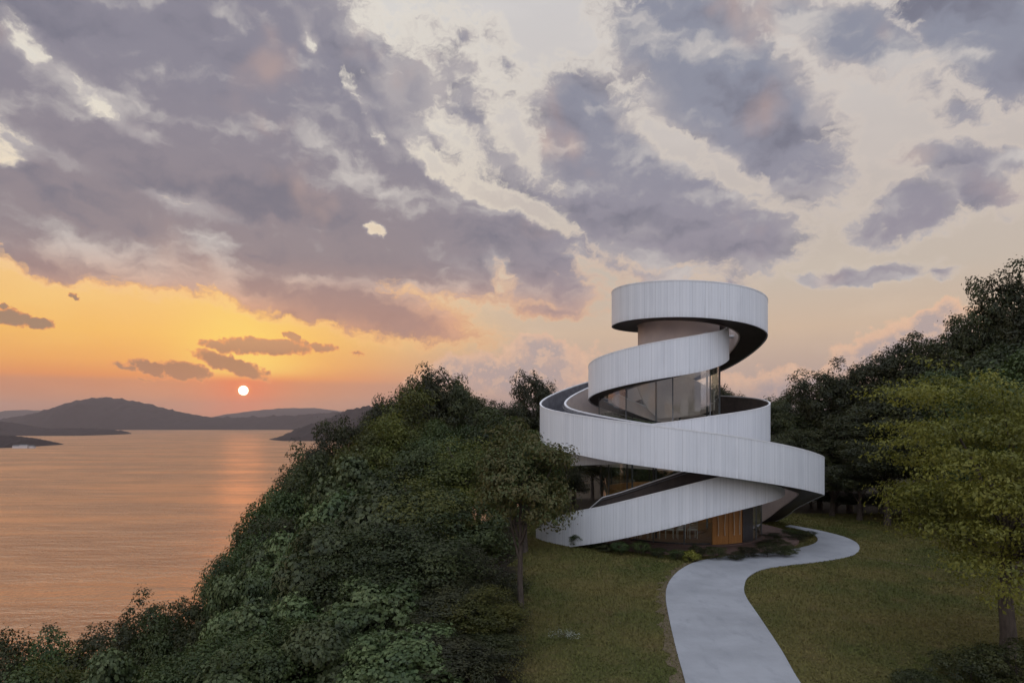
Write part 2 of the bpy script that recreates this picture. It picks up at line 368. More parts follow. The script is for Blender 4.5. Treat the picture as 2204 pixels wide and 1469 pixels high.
def make_ground():
    m, k, out = mat('turf_and_forest_floor')
    v = objco(k); sep = k.new('ShaderNodeSeparateXYZ'); k.put(sep.inputs[0], v); X, Y = sep.outputs[0], sep.outputs[1]
    n1 = k.noise(v, .22, 5, .6); n2 = k.noise(v, .9, 6, .65); n3 = k.noise(v, 14, 5, .7); n4 = k.noise(k.mapping(v, loc=(5, 1, 0)), 2.8, 6, .7)
    g = k.mix(k.ss(n1, .32, .68), L(.060, .068, .018), L(.120, .098, .032))
    g = k.mix(k.ss(n2, .50, .72, 0, .75), g, L(.125, .092, .040))
    g = k.mix(k.ss(n4, .60, .74, 0, .55), g, L(.020, .030, .009))
    g = k.mix(k.ss(n3, .4, .75, 0, .5), g, L(.150, .125, .050))
    # worn bare soil in a ragged edge along the path is a mesh of its own; wood floor beyond the lawn
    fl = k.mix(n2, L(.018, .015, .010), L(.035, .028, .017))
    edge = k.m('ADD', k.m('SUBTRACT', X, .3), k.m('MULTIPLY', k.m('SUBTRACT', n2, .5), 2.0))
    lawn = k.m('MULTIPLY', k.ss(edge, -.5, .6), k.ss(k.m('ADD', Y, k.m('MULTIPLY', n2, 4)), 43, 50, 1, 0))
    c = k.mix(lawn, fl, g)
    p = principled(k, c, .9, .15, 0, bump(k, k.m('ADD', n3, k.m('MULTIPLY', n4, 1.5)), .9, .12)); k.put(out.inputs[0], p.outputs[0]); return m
M['ground'] = make_ground()

def make_water():
    m, k, out = mat('sea_water')
    v = objco(k)
    n1 = k.noise(k.mapping(v, rot=(0, 0, .35), sc=(.40, 1.0, 1)), .10, 4, .65)
    n2 = k.noise(k.mapping(v, rot=(0, 0, -.5), sc=(1.1, 1.0, 1)), .30, 3, .6)
    n3 = k.noise(k.mapping(v, rot=(0, 0, .12), sc=(.22, 1.0, 1)), .012, 5, .62)
    n4 = k.noise(k.mapping(v, rot=(0, 0, .2), sc=(.25, 1.0, 1)), .045, 4, .65)
    h = k.m('ADD', k.m('ADD', k.m('MULTIPLY', n1, 8.0), k.m('MULTIPLY', n2, 4.2)), k.m('MULTIPLY', n4, 14.0))
    b = k.new('ShaderNodeBump'); b.inputs['Distance'].default_value = 1.0
    k.put(b.inputs['Strength'], k.ss(n3, .35, .65, .30, 1.0)); k.put(b.inputs['Height'], h)
    fr = k.new('ShaderNodeFresnel'); fr.inputs[0].default_value = 1.34; k.put(fr.inputs[1], b.outputs[0])
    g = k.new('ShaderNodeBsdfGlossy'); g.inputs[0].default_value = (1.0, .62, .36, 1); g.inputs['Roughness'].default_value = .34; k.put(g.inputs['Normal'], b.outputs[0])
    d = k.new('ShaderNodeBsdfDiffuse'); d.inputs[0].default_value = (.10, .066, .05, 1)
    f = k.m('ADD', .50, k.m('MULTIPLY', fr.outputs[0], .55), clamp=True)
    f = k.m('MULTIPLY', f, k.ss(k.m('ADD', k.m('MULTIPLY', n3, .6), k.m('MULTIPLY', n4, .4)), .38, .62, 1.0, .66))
    mx = k.new('ShaderNodeMixShader'); k.put(mx.inputs[0], f); k.put(mx.inputs[1], d.outputs[0]); k.put(mx.inputs[2], g.outputs[0])
    k.put(out.inputs[0], mx.outputs[0]); return m
M['water'] = make_water()
M['hill'] = simple('wooded_hillside', L(.012, .010, .010), L(.026, .020, .020), .02, .9, .1, 0, .5)
LEAF = {
 'dark':   make_leaf('dark_oak_leaves', [(.012, .016, .005), (.030, .035, .010), (.064, .064, .018)]),
 'green':  make_leaf('deep_green_leaves', [(.016, .028, .007), (.040, .060, .015), (.085, .108, .030)]),
 'vine':   make_leaf('pale_vine_leaves', [(.026, .042, .016), (.062, .084, .028), (.132, .158, .062)]),
 'yellow': make_leaf('yellow_green_leaves', [(.056, .060, .010), (.120, .116, .018), (.190, .168, .028)], .4),
 'olive':  make_leaf('olive_leaves', [(.030, .038, .006), (.064, .070, .012), (.115, .108, .020)], .35),
 'rust':   make_leaf('rust_tinged_leaves', [(.030, .045, .012), (.062, .084, .022), (.105, .088, .026), (.060, .090, .024)], .35),
}

# ------------------------------------------------------------------ object helpers
def tag(o, label=None, cat=None, group=None, kind=None):
    if label: o['label'] = label
    if cat: o['category'] = cat
    if group: o['group'] = group
    if kind: o['kind'] = kind
    return o
def empty(name, loc=(0, 0, 0), rz=0):
    o = bpy.data.objects.new(name, None); COL.objects.link(o)
    o.location = loc; o.rotation_euler = (0, 0, rz); o.empty_display_size = .3
    return o
class MB:
    def __init__(s): s.v = []; s.f = []; s.uv = []
    def quadstrip(s, rows, closed=False, uvs=None, flip=False):
        """rows: list of equally long point lists; faces between neighbouring rows"""
        b = len(s.v); n = len(rows[0])
        for r in rows: s.v += [tuple(p) for p in r]
        for i in range(len(rows)-1):
            for j in range(n if closed else n-1):
                a = b+i*n+j; c = b+i*n+(j+1) % n; d = b+(i+1)*n+(j+1) % n; e = b+(i+1)*n+j
                s.f.append((a, e, d, c) if flip else (a, c, d, e))
                if uvs: s.uv += [uvs[i][j], uvs[i][(j+1) % n], uvs[i+1][(j+1) % n], uvs[i+1][j]] if not flip else [uvs[i][j], uvs[i+1][j], uvs[i+1][(j+1) % n], uvs[i][(j+1) % n]]
        return s
    def box(s, c, size, rz=0, ry=0):
        b = len(s.v); h = [q/2 for q in size]; rot = Matrix.Rotation(rz, 3, 'Z') @ Matrix.Rotation(ry, 3, 'Y')
        for dx, dy, dz in ((-1,-1,-1),(1,-1,-1),(1,1,-1),(-1,1,-1),(-1,-1,1),(1,-1,1),(1,1,1),(-1,1,1)):
            s.v.append(tuple(rot @ Vector((dx*h[0], dy*h[1], dz*h[2])) + Vector(c)))
        for f in ((0,3,2,1),(4,5,6,7),(0,1,5,4),(1,2,6,5),(2,3,7,6),(3,0,4,7)): s.f.append(tuple(b+q for q in f))
        return s
    def tube(s, pts, radii, n=8, cap=True):
        pts = [Vector(p) for p in pts]; b = len(s.v); rings = []
        if not hasattr(radii, '__len__'): radii = [radii]*len(pts)
        for i, p in enumerate(pts):
            d = (pts[min(i+1, len(pts)-1)] - pts[max(i-1, 0)]).normalized()
            a = d.cross(Vector((0, 0, 1)) if abs(d.z) < .9 else Vector((1, 0, 0))).normalized(); c = d.cross(a)
            rings.append([p + (a*math.cos(2*math.pi*j/n) + c*math.sin(2*math.pi*j/n))*radii[i] for j in range(n)])
        s.quadstrip(rings, True)
        if cap:
            s.f.append(tuple(b+j for j in range(n))); s.f.append(tuple(b+(len(pts)-1)*n+j for j in reversed(range(n))))
        return s
    def build(s, name, m, parent=None, smooth=False, uv=False):
        me = bpy.data.meshes.new(name); me.from_pydata(s.v, [], s.f); me.update()
        if uv and s.uv:
            l = me.uv_layers.new(name='uv'); l.data.foreach_set('uv', np.array(s.uv, 'f').ravel())
        me.materials.append(m)
        if smooth: me.polygons.foreach_set('use_smooth', [True]*len(me.polygons))
        o = bpy.data.objects.new(name, me); COL.objects.link(o)
        if parent: o.parent = parent
        return o
def gpt(px, py, z=0.0):
    """the ground point (height z) that the photograph shows at a pixel"""
    d = (CAMZ - z)*F/(py - HY); return ((px-CX)/F*d, d)
def curve(tbl, t):
    """smooth interpolation through (t, values...) rows (monotone cubic)"""
    tbl = np.array(tbl, float); x = tbl[:, 0]; t = np.atleast_1d(np.array(t, float)); res = []
    for c in range(1, tbl.shape[1]):
        y = tbl[:, c]; h = np.diff(x); dl = np.diff(y)/h; m = np.zeros(len(x)); m[0] = dl[0]; m[-1] = dl[-1]
        for i in range(1, len(x)-1):
            m[i] = (dl[i-1]*h[i]+dl[i]*h[i-1])/(h[i-1]+h[i])
        i = np.clip(np.searchsorted(x, t)-1, 0, len(x)-2); s = (t-x[i])/h[i]
        s2, s3 = s*s, s**3
        res.append((2*s3-3*s2+1)*y[i]+(s3-2*s2+s)*h[i]*m[i]+(-2*s3+3*s2)*y[i+1]+(s3-s2)*h[i]*m[i+1])
    return np.array(res)

# ------------------------------------------------------------------ the spiral building
BX, BY = 9.26, 38.0
# angle (right 0, back 90, left 180, front 270), outer radius, underside z, rim z, stair width
RA = [(84,4.1,11.62,13.5,1.5),(135,3.85,11.62,13.5,1.5),(180,3.67,11.57,13.51,1.5),(225,3.95,11.52,13.40,1.5),(270,4.3,11.38,13.21,1.5),(315,4.62,11.05,12.9,1.5),(360,4.70,10.52,12.43,1.5),(405,4.9,9.25,11.18,1.5),
      (450,5.5,8.05,10.0,1.45),(495,6.6,6.72,8.66,1.45),(540,7.7,5.34,7.28,1.45),(585,7.85,4.55,6.48,1.5),(630,7.85,3.84,5.72,1.6),(675,7.55,2.85,4.73,1.4),(720,7.42,1.80,3.71,1.2),(735,7.75,1.15,3.05,1.25),(750,8.5,.15,2.1,1.6),(765,8.5,-.9,1.1,1.5)]
RB = [(190,8.1,-.75,.45,1.6),(200,7.85,-.42,1.15,1.6),(207,7.6,-.17,1.52,1.6),(228,7.2,.50,2.25,1.6),(250,7.1,1.27,3.05,1.6),(270,7.0,1.97,3.72,1.6),(295,6.7,2.50,4.22,1.6),(320,5.8,2.62,4.45,1.5),(360,5.0,2.80,4.55,1.5),(450,5.2,3.2,5.0,1.5),
      (540,6.0,3.76,5.62,1.5),(585,5.9,4.15,5.98,1.5),(610,5.75,4.38,6.22,1.5),(630,5.6,4.62,6.50,1.5),(675,5.05,5.1,7.02,1.5),(720,4.55,5.52,7.50,1.5),(765,4.6,5.85,7.8,1.4),(810,4.7,6.1,8.0,1.4),(855,4.85,6.85,8.75,1.4),(900,4.97,7.54,9.43,1.4),
      (945,4.55,8.15,10.02,1.35),(990,3.95,8.70,10.57,1.3),(1035,3.0,9.45,11.2,1.2),(1080,2.38,10.0,11.75,1.1),(1125,2.42,10.2,12.45,1.1),(1170,2.6,10.35,12.75,1.1),(1222,2.5,10.5,12.95,1.1)]
bld = empty('ribbon_chapel', (BX, BY, 0))
tag(bld, 'white double spiral ribbon tower wrapped in curling stair balustrades above a glass room', 'chapel')
T = .09
def cyl(phi, r, z): a = R(phi); return (r*math.cos(a), r*math.sin(a), z)
def stair(tbl, name_label, capends):
    a0, a1 = tbl[0][0], tbl[-1][0]
    ph = np.arange(a0, a1+.01, 1.5); r, zb, zt, w = curve(tbl, ph); N = len(ph)
    s = np.concatenate([[0], np.cumsum(np.hypot(np.diff(r), r[:-1]*np.diff(np.radians(ph))))])
    # soffit box is the part itself
    mb = MB()
    ro = r-T; ri = r-w+T*.0
    rows = []
    for i in range(N):
        rows.append([cyl(ph[i], ro[i]+.01, zb[i]+.03), cyl(ph[i], ri[i]+.01, zb[i]+.03), cyl(ph[i], ri[i]+.01, zb[i]+.42), cyl(ph[i], ro[i]+.01, zb[i]+.42)])
    mb.quadstrip(rows, True)
    n4 = 4*N; mb.f.append((3, 2, 1, 0)); mb.f.append((n4-4, n4-3, n4-2, n4-1))
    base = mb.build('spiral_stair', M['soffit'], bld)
    base['label'] = name_label
    def wall(rr_o, rr_i, lo, hi, nm, m, uvon):
        mb = MB(); rows = []; uvs = []
        for i in range(N):
            rows.append([cyl(ph[i], rr_o[i], lo[i]), cyl(ph[i], rr_o[i], hi[i]), cyl(ph[i], rr_i[i], hi[i]), cyl(ph[i], rr_i[i], lo[i])])
            uvs.append([(s[i], 0), (s[i], hi[i]-lo[i]), (s[i], hi[i]-lo[i]+.1), (s[i], hi[i]-lo[i]+2)])
        mb.quadstrip(rows, True, uvs)
        n4 = 4*N; mb.f.append((3, 2, 1, 0)); mb.f.append((n4-4, n4-3, n4-2, n4-1)); mb.uv += [(0, 0)]*8
        return mb.build(nm, m, base, uv=True)
    wall(r, r-T+.02, zb, zt-.05, 'outer_balustrade', M['board'], True)
    f_ = np.clip((ph-612)/18, 0, 1)*np.clip((905-ph)/18, 0, 1) if tbl is RB else np.zeros(N)
    zin = zt-(zt-zb-.75)*f_
    if tbl is RB: zin = zin+.55*np.clip((ph-205)/12, 0, 1)*np.clip((318-ph)/30, 0, 1)
    wall(r-w+T, r-w, zb+.02, zin-.05, 'inner_balustrade', M['inner'], False)
    for (ro_, ri_, zt) in ((r+.012, r-T+.008, zt), (r-w+T+.012, r-w-.012, zin)):
        mb = MB(); rows = [[cyl(ph[i], ro_[i], zt[i]-.055), cyl(ph[i], ro_[i], zt[i]), cyl(ph[i], ri_[i], zt[i]), cyl(ph[i], ri_[i], zt[i]-.055)] for i in range(N)]
        mb.quadstrip(rows, True); mb.f.append((3, 2, 1, 0)); mb.f.append((n4-4, n4-3, n4-2, n4-1))
        mb.build('rim_cap', M['cap'], base)
    zt = curve(tbl, ph)[2]
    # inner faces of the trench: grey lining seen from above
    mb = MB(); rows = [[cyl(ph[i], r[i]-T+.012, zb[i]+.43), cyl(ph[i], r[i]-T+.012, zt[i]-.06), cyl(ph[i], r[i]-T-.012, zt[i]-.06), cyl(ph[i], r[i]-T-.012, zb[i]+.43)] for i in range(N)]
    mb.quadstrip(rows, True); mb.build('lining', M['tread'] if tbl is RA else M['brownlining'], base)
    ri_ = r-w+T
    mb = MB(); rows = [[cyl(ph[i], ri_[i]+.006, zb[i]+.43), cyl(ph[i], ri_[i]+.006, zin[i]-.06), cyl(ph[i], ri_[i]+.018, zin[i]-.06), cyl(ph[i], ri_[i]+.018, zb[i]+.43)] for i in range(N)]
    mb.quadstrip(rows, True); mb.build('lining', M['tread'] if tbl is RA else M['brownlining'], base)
    # treads
    mb = MB(); acc = a0; st = 2.6
    while acc + st < a1:
        c = curve(tbl, [acc, acc+st]); z = max(c[1][0], c[1][1])+.62
        zz = min(c[1][0], c[1][1])+.40
        rr = [cyl(acc, c[0][0]-T-.02, z), cyl(acc+st, c[0][1]-T-.02, z), cyl(acc+st, c[0][1]-c[3][1]+T+.01, z), cyl(acc, c[0][0]-c[3][0]+T+.01, z)]
        lo = [(p[0], p[1], zz) for p in rr]; b = len(mb.v); mb.v += rr+lo
        mb.f += [(b, b+1, b+2, b+3), (b+3, b+2, b+6, b+7), (b, b+3, b+7, b+4), (b+1, b+5, b+6, b+2), (b, b+4, b+5, b+1)]
        acc += st
    mb.build('treads', M['tread'] if tbl is RA else M['brownlining'], base)
    # handrail on the inner balustrade
    mb = MB(); mb.tube([cyl(ph[i], r[i]-w[i]+T+.08, zin[i]-.16) for i in range(0, N, 2)], .022, 6)
    mb.build('handrail', M['steel'], base, True)
    return base
stair(RA, 'wider descending stair ribbon closing the top ring', 0)
stair(RB, 'inner ascending stair ribbon rising from the lawn at the left', 0)

# terrace slab with a low brick edge
def disc(r, z0, z1, n=96, sx=1.0):
    mb = MB(); top = [cyl(360*i/n, r, z1) for i in range(n)]; bot = [cyl(360*i/n, r, z0) for i in range(n)]
    mb.quadstrip([bot, top], True); mb.f.append(tuple(range(n, 2*n))); return mb
disc(6.2, -.4, .12).build('terrace', M['deck'], bld)
disc(4.55, .05, .18).build('step', M['deck'], bld)
disc(4.2, .1, .20).build('floor', M['floorwood'], bld)

def glass_wall(segs, rf, z0f, z1f, skip=(), post=.035, gmat=None):
    for a, b in segs:
        if a in skip: continue
        mb = MB(); n = 6; rows = []
        for i in range(n+1):
            p = a+(b-a)*i/n; rows.append([cyl(p, rf(p), z0f(p)), cyl(p, rf(p), z1f(p)), cyl(p, rf(p)-.02, z1f(p)), cyl(p, rf(p)-.02, z0f(p))])
        mb.quadstrip(rows, True); mb.build('glass_pane', M['glass'], bld)
        mb = MB().tube([cyl(a, rf(a)-.01, z0f(a)), cyl(a, rf(a)-.01, z1f(a))], post, 8); mb.build('post', M['steel'], bld, True)
def zB(p): return float(curve(RB, [p])[1][0])
def rB(p): return float(curve(RB, [p])[0][0])
# ground floor room, 4.35 m radius, up to the stair above
def low_top(p):
    q = p % 360
    return zB(q+360)+.1 if q > 100 else zB(q+360 if q > 92 else q+360)+.1
segs = [(a, a+20) for a in range(100, 460, 20)]
glass_wall(segs, lambda p: 4.35, lambda p: .18, lambda p: zB((p if p >= 180 else p+360)+(360 if p % 360 > 92 and p < 360 else 0) if False else (p+360 if p < 360 else p))+.1, skip=(280,))
# upper room inside the second turn
segs = [(a, a+36) for a in range(540, 720, 36)]
def up_top(p): return zB(p+360)+.12
glass_wall(segs, lambda p: max(1.9, min(rB(p)-1.42, rB(p+360)-.55)), lambda p: zB(p)+.55, up_top, post=.03)
# pale curved core wall seen through the upper glass
mb = MB(); rows = []
for q in np.linspace(34, 132, 30):
    t_ = np.interp(q, [34, 60, 84, 100, 132], [8.0, 8.75, 9.3, 9.15, 8.95]); b_ = np.interp(q, [34, 60, 100, 112, 122, 132], [6.9, 6.5, 6.4, 6.9, 7.7, 8.6])
    rows.append([cyl(q, 2.95, b_), cyl(q, 2.95, t_), cyl(q, 3.07, t_), cyl(q, 3.07, b_)])
mb.quadstrip(rows, True); mb.f.append((3, 2, 1, 0)); e_ = 4*len(rows); mb.f.append((e_-4, e_-3, e_-2, e_-1)); mb.build('core_wall', M['inner'], bld)
# slender steel columns carrying the stairs
for a, r_, z0, z1 in ((20, 1.9, .2, 10.1), (75, 3.1, .2, 8.3), (130, 3.3, .2, 6.6), (235, 3.1, .2, 8.5), (325, 2.3, .2, 9.4)):
    MB().tube([cyl(a, r_, z0), cyl(a, r_, z1)], .055, 10).build('column', M['steel'], bld, True)
MB().tube([cyl(8, 2.3, 11.0), cyl(8, 3.6, 11.0)], .09, 10).build('beam', M['cap'], bld, True)
disc(2.2, 10.42, 11.75).build('top_drum', M['inner'], bld)
# timber double door facing the camera to the right, dark panel beside it
def arc_panel(a0, a1, r, z0, z1, th, nm, m, parent=bld, n=8):
    mb = MB(); rows = []
    for i in range(n+1):
        p = a0+(a1-a0)*i/n; rows.append([cyl(p, r, z0), cyl(p, r, z1), cyl(p, r-th, z1), cyl(p, r-th, z0)])
    mb.quadstrip(rows, True); mb.f.append((3, 2, 1, 0)); e = 4*(n+1); mb.f.append((e-4, e-3, e-2, e-1))
    return mb.build(nm, m, parent)
dfr = arc_panel(277.2, 301.8, 4.38, 2.31, 2.45, .12, 'door_frame', M['darkpanel'])
for (a0, a1) in ((278, 289.3), (289.7, 301)):
    d = arc_panel(a0, a1, 4.42, .19, 2.3, .07, 'door', M['doorwood'])
    for f, sgn in ((.3, 1), (.72, -1)):
        a = a0+(a1-a0)*f
        pts = [cyl(a + sgn*.22*math.sin(t*5.2), 4.49, .62+1.25*t) for t in np.linspace(0, 1, 14)]
        MB().tube(pts, .024, 6).build('handle', M['pull'], d, True)
arc_panel(301.8, 313, 4.42, .19, 2.75, .1, 'side_panel', M['darkpanel'])
arc_panel(225, 277, 4.36, .19, .26, .1, 'sill', M['darkpanel'])
# inner timber wall at the back of the ground room, altar floor
arc_panel(20, 205, 3.9, .2, 2.55, .12, 'back_wall', M['innerwood'], n=30)
disc(1.5, .2, .38).build('altar_step', M['floorwood'], bld)

# chairs standing in the ground floor room
def make_chair():
    root = empty('chair')
    MB().box((0, 0, .45), (.42, .42, .04)).build('seat', M['whitepaint'], root)
    mb = MB()
    for z in (.62, .74, .86): mb.box((0, .2, z), (.40, .025, .06))
    mb.build('backrest', M['whitepaint'], root)
    for sx in (-1, 1):
        MB().box((sx*.19, -.19, .215), (.035, .035, .43)).build('leg', M['whitepaint'], root)
        MB().box((sx*.19, .2, .45), (.035, .035, .9)).build('leg', M['whitepaint'], root)
    return root
def copy_tree(o, parent=None):
    c = o.copy(); COL.objects.link(c); c.parent = parent
    for ch in o.children: copy_tree(ch, c)
    return c
ch0 = make_chair(); first = True
rows = [(-3.0, '', ''), (-2.4, '', ''), (-1.8, '', ''), (-1.1, '', ''), (-.5, '', ''), (.1, '', '')]
cl = ['white slatted chair nearest the left end of the front row behind the glass', 'white slatted chair second from the left in the front row behind the glass', 'white slatted chair third from the left in the front row behind the glass',
      'white slatted chair of the front row third from the wooden door behind the glass', 'white slatted chair of the front row second from the wooden door', 'white slatted chair of the front row closest to the wooden door']
for (x, _, _), lb in zip(rows, cl):
    c = ch0 if first else copy_tree(ch0); first = False
    c.location = (BX+x, BY-2.6, .2); c.rotation_euler = (0, 0, math.pi+.15*x)
    tag(c, lb, 'chair', 'white chairs inside the ground floor room')

# ------------------------------------------------------------------ terrain, sea, hills
SEA = -90.0
def edge_x(y): return np.interp(y, [0, 16, 22, 31, 40, 50, 60, 90], [-.4, .0, .35, .9, 1.2, 1.0, 6.0, 30.0])
def ground_z(x, y):
    x = np.asarray(x, float); y = np.asarray(y, float)
    d = edge_x(y) - x
    sp = np.where(d > 0, d, 0)
    z = -.60*np.maximum(0, np.sqrt(sp*sp+2.5)-np.sqrt(2.5))
    back = np.maximum(0, y-52); z = z - .16*np.maximum(0, np.sqrt(back**2+30)-np.sqrt(30))*np.clip((60-x)/60, 0, 1.0)
    z = z + 2.2*(1-np.exp(-(np.maximum(0, x-24)/14)**2))*np.clip((y-20)/30, 0, 1)
    fr = np.maximum(0, -y-6); z = z - .3*fr
    rt = np.maximum(0, x-75); z = z - .5*rt
    return np.maximum(z, SEA-8)
nx, ny = 221, 181
xs = np.concatenate([np.linspace(-185, -22, 70, endpoint=False), np.linspace(-22, 40, 110, endpoint=False), np.linspace(40, 290, 41)])
ys = np.concatenate([np.linspace(-260, 6, 40, endpoint=False), np.linspace(6, 62, 90, endpoint=False), np.linspace(62, 640, 51)])
GX, GY = np.meshgrid(xs, ys); GZ = ground_z(GX, GY)
wob = .35*np.sin(GX*.7+1.3*np.sin(GY*.5))*np.clip((edge_x(GY)-GX-1)/6, 0, 1)
GZ = GZ+wob
mb = MB(); mb.v = list(zip(GX.ravel(), GY.ravel(), GZ.ravel())); w_ = len(xs)
mb.f = [(j*w_+i, j*w_+i+1, (j+1)*w_+i+1, (j+1)*w_+i) for j in range(len(ys)-1) for i in range(w_-1)]
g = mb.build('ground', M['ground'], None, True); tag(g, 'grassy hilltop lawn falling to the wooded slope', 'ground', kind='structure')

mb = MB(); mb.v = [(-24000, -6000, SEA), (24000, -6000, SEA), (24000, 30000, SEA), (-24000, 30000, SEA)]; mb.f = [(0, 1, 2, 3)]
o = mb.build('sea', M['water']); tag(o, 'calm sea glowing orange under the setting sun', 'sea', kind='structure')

# concrete path, traced on the ground
def ground_curve(pts, z=0.0, n=8):
    P = [gpt(*p, z) for p in pts]; res = []
    for i in range(len(P)-1):
        p0 = P[max(i-1, 0)]; p1 = P[i]; p2 = P[i+1]; p3 = P[min(i+2, len(P)-1)]
        for t in np.linspace(0, 1, n, endpoint=False):
            res.append(tuple(.5*((2*p1[c])+(-p0[c]+p2[c])*t+(2*p0[c]-5*p1[c]+4*p2[c]-p3[c])*t*t+(-p0[c]+3*p1[c]-3*p2[c]+p3[c])*t**3) for c in (0, 1)))
    res.append(P[-1]); return res
Lp = [(1510,1620),(1475,1469),(1456,1400),(1440,1330),(1433,1285),(1439,1255),(1462,1228),(1500,1209),(1560,1198),(1625,1191),(1690,1184),(1735,1176),(1758,1166),(1757,1155),(1738,1144),(1710,1137),(1690,1133)]
Rp = [(1830,1620),(1722,1469),(1682,1400),(1636,1330),(1606,1285),(1602,1262),(1612,1241),(1645,1225),(1710,1215),(1765,1209),(1808,1202),(1838,1194),(1850,1181),(1842,1167),(1812,1154),(1760,1141),(1700,1130)]
lc, rc = ground_curve(Lp), ground_curve(Rp)
mb = MB(); mb.quadstrip([[(a[0], a[1], -.1), (a[0], a[1], .035), (b[0], b[1], .035), (b[0], b[1], -.1)] for a, b in zip(lc, rc)])
o = mb.build('path', M['path']); tag(o, 'pale concrete path curving up to the glass room', 'path', kind='structure')
# worn soil verge along the left side of the path
rng = np.random.default_rng(4)
mb = MB(); rows_ = []
for i, a in enumerate(lc[:80]):
    w = .10+.28*abs(math.sin(i*.9)+.6*math.sin(i*2.3+1))*(.5+.5*rng.random())
    rows_.append([(a[0]-w, a[1]+w*.15, .012), (a[0]+.04, a[1], .014)])
mb.quadstrip(rows_)
o = mb.build('soil_verge', simple('worn_soil', L(.13, .10, .065), L(.08, .062, .038), 6, .95, .1, 0, .8)); tag(o, 'worn bare soil along the left edge of the path', 'soil', kind='structure')
# thin dirt track leaving the path at the right
tk = [gpt(1848, 1198), gpt(1900, 1204), gpt(1950, 1213), gpt(2010, 1222), gpt(2100, 1236)]
mb = MB(); mb.quadstrip([[(x, y-.12, .010), (x, y+.12, .010)] for x, y in tk]); o = mb.build('dirt_track', bpy.data.materials['worn_soil']); tag(o, 'thin bare dirt track across the lawn beyond the path bend', 'track', kind='structure')

from mathutils import noise as mno
def hill(name, label, shore_py, ridge, depth, seed=0, rough=.06, x_ext=None, m='hill'):
    """ridge: (px, py) outline seen from here; front waterline at the distance of shore_py; a hill with real depth"""
    d0 = (CAMZ-SEA)*F/(shore_py-HY); dr = d0+depth
    px = np.array([p[0] for p in ridge], float); py = np.array([p[1] for p in ridge], float)
    X0 = (px-CX)/F*dr; Zr = CAMZ+(HY-py)/F*dr
    nX = 420; X = np.linspace(X0[0], X0[-1], nX); Z = np.interp(X, X0, Zr)
    nT = 40; rows = []; H = Z.max()-SEA
    for i, t in enumerate(np.linspace(-1, 1.4, nT)):
        row = []
        for x, zr in zip(X, Z):
            endf = min(1, (x-X[0])/(.04*(X[-1]-X[0]))+.0, (X[-1]-x)/(.04*(X[-1]-X[0]))+.0)
            tt = t/(1.0 if t < 0 else 1.4)
            nz = mno.fractal(Vector((x/depth*2.2+seed, t*2.2, seed)), .9, 2.1, 5)
            prof = max(0, math.cos(tt*math.pi/2))**(.8)
            h = (zr-SEA)*(prof+nz*.22*prof*(1-prof**3)*1.6)
            fine = mno.fractal(Vector((x/depth*14+seed, t*14, seed)), .8, 2.1, 4)*H*rough*.5*prof
            # taper the waterline into a point at both ends
            row.append((x*(1+0*t), dr+t*depth*(.35+.65*min(1, (zr-SEA)/(.35*H))), max(SEA-3, SEA-3+(h+fine+3)*(1 if endf > 1 else max(0, endf)))))
        rows.append(row)
    mb = MB(); mb.quadstrip(rows); o = mb.build(name, M[m], None, True); tag(o, label, 'hill', kind='structure'); return o
hill('far_mountains', 'farthest pale mountain range at the horizon', 914, [(-500,905),(-150,893),(-60,900),(0,897),(25,888),(60,882),(95,886),(130,895),(200,905),(330,905),(470,900),(520,888),(575,882),(620,878),(680,878),(740,886),(800,895),(900,893),(1000,884),(1040,884),(1070,880),(1120,880),(1200,886),(1500,888),(1900,880),(2300,890)], 1500, 3, .08)
hill('main_mountain', 'dark purple mountain with a mast on its rounded top', 924.6, [(-420,905),(-200,893),(-60,905),(10,908),(35,903),(70,895),(105,888),(140,875),(170,864),(200,858),(222,856),(250,859),(290,866),(330,877),(370,885),(410,895),(450,899),(480,899),(520,900),(560,898),(600,896),(640,895),(690,891),(730,887),(780,892),(850,895),(950,890),(1100,886),(1400,892),(1800,884),(2300,894)], 620, 8, .16)
hill('left_headland', 'low wooded headland behind the nearest left shore', 937.5, [(-260,900),(-120,895),(-30,905),(0,908),(25,912),(50,919),(80,922),(130,922),(180,922),(220,924),(238,929),(246,937)], 260, 5, .10)
hill('near_headland', 'nearest dark wooded headland at the left edge', 963.5, [(-300,925),(-130,930),(0,937),(25,939),(45,942),(62,946),(72,953),(82,960)], 130, 2, .12)
hill('right_headland', 'dark sloping headland behind the trees', 948.5, [(583,946),(600,938),(625,931),(660,921),(700,907),(730,893),(755,882),(790,876),(850,872),(950,878),(1100,882),(1300,890),(1600,890),(1900,893),(2200,895)], 420, 11, .16)

# a mast on the mountain top
mz = CAMZ+(HY-857)/F*6262+4
mroot = empty('radio_mast', ((219-CX)/F*6262, 6262, mz-8)); tag(mroot, 'tiny mast standing on the summit of the dark mountain', 'mast')
MB().tube([(0, 0, 0), (0, 0, 28)], [2.2, .8], 6).build('pole', M['steel'], mroot)
MB().box((0, 0, 15), (7, 1.2, 1.0)).build('crossbar', M['steel'], mroot)
# small waterfront buildings on the nearest headland
for i, (px, w, h, lb) in enumerate(((36, 22, 7, 'small white building at the left of the waterfront headland'), (52, 26, 9, 'longer white building in the middle of the waterfront headland'), (70, 14, 6, 'small pale building at the tip of the headland'))):
    d = 2215; r = empty('waterfront_building', ((px-CX)/F*d, d, SEA)); tag(r, lb, 'building', 'white buildings on the near headland')
    MB().box((0, 0, h/2), (w, 10, h)).build('wall', M['inner'], r)
    mb = MB(); mb.v = [(-w/2-1, -6, h), (w/2+1, -6, h), (w/2+1, 6, h), (-w/2-1, 6, h), (-w/2, 0, h+3), (w/2, 0, h+3)]; mb.f = [(0, 1, 5, 4), (2, 3, 4, 5), (1, 2, 5), (3, 0, 4)]
    mb.build('roof', M['steel'], r)

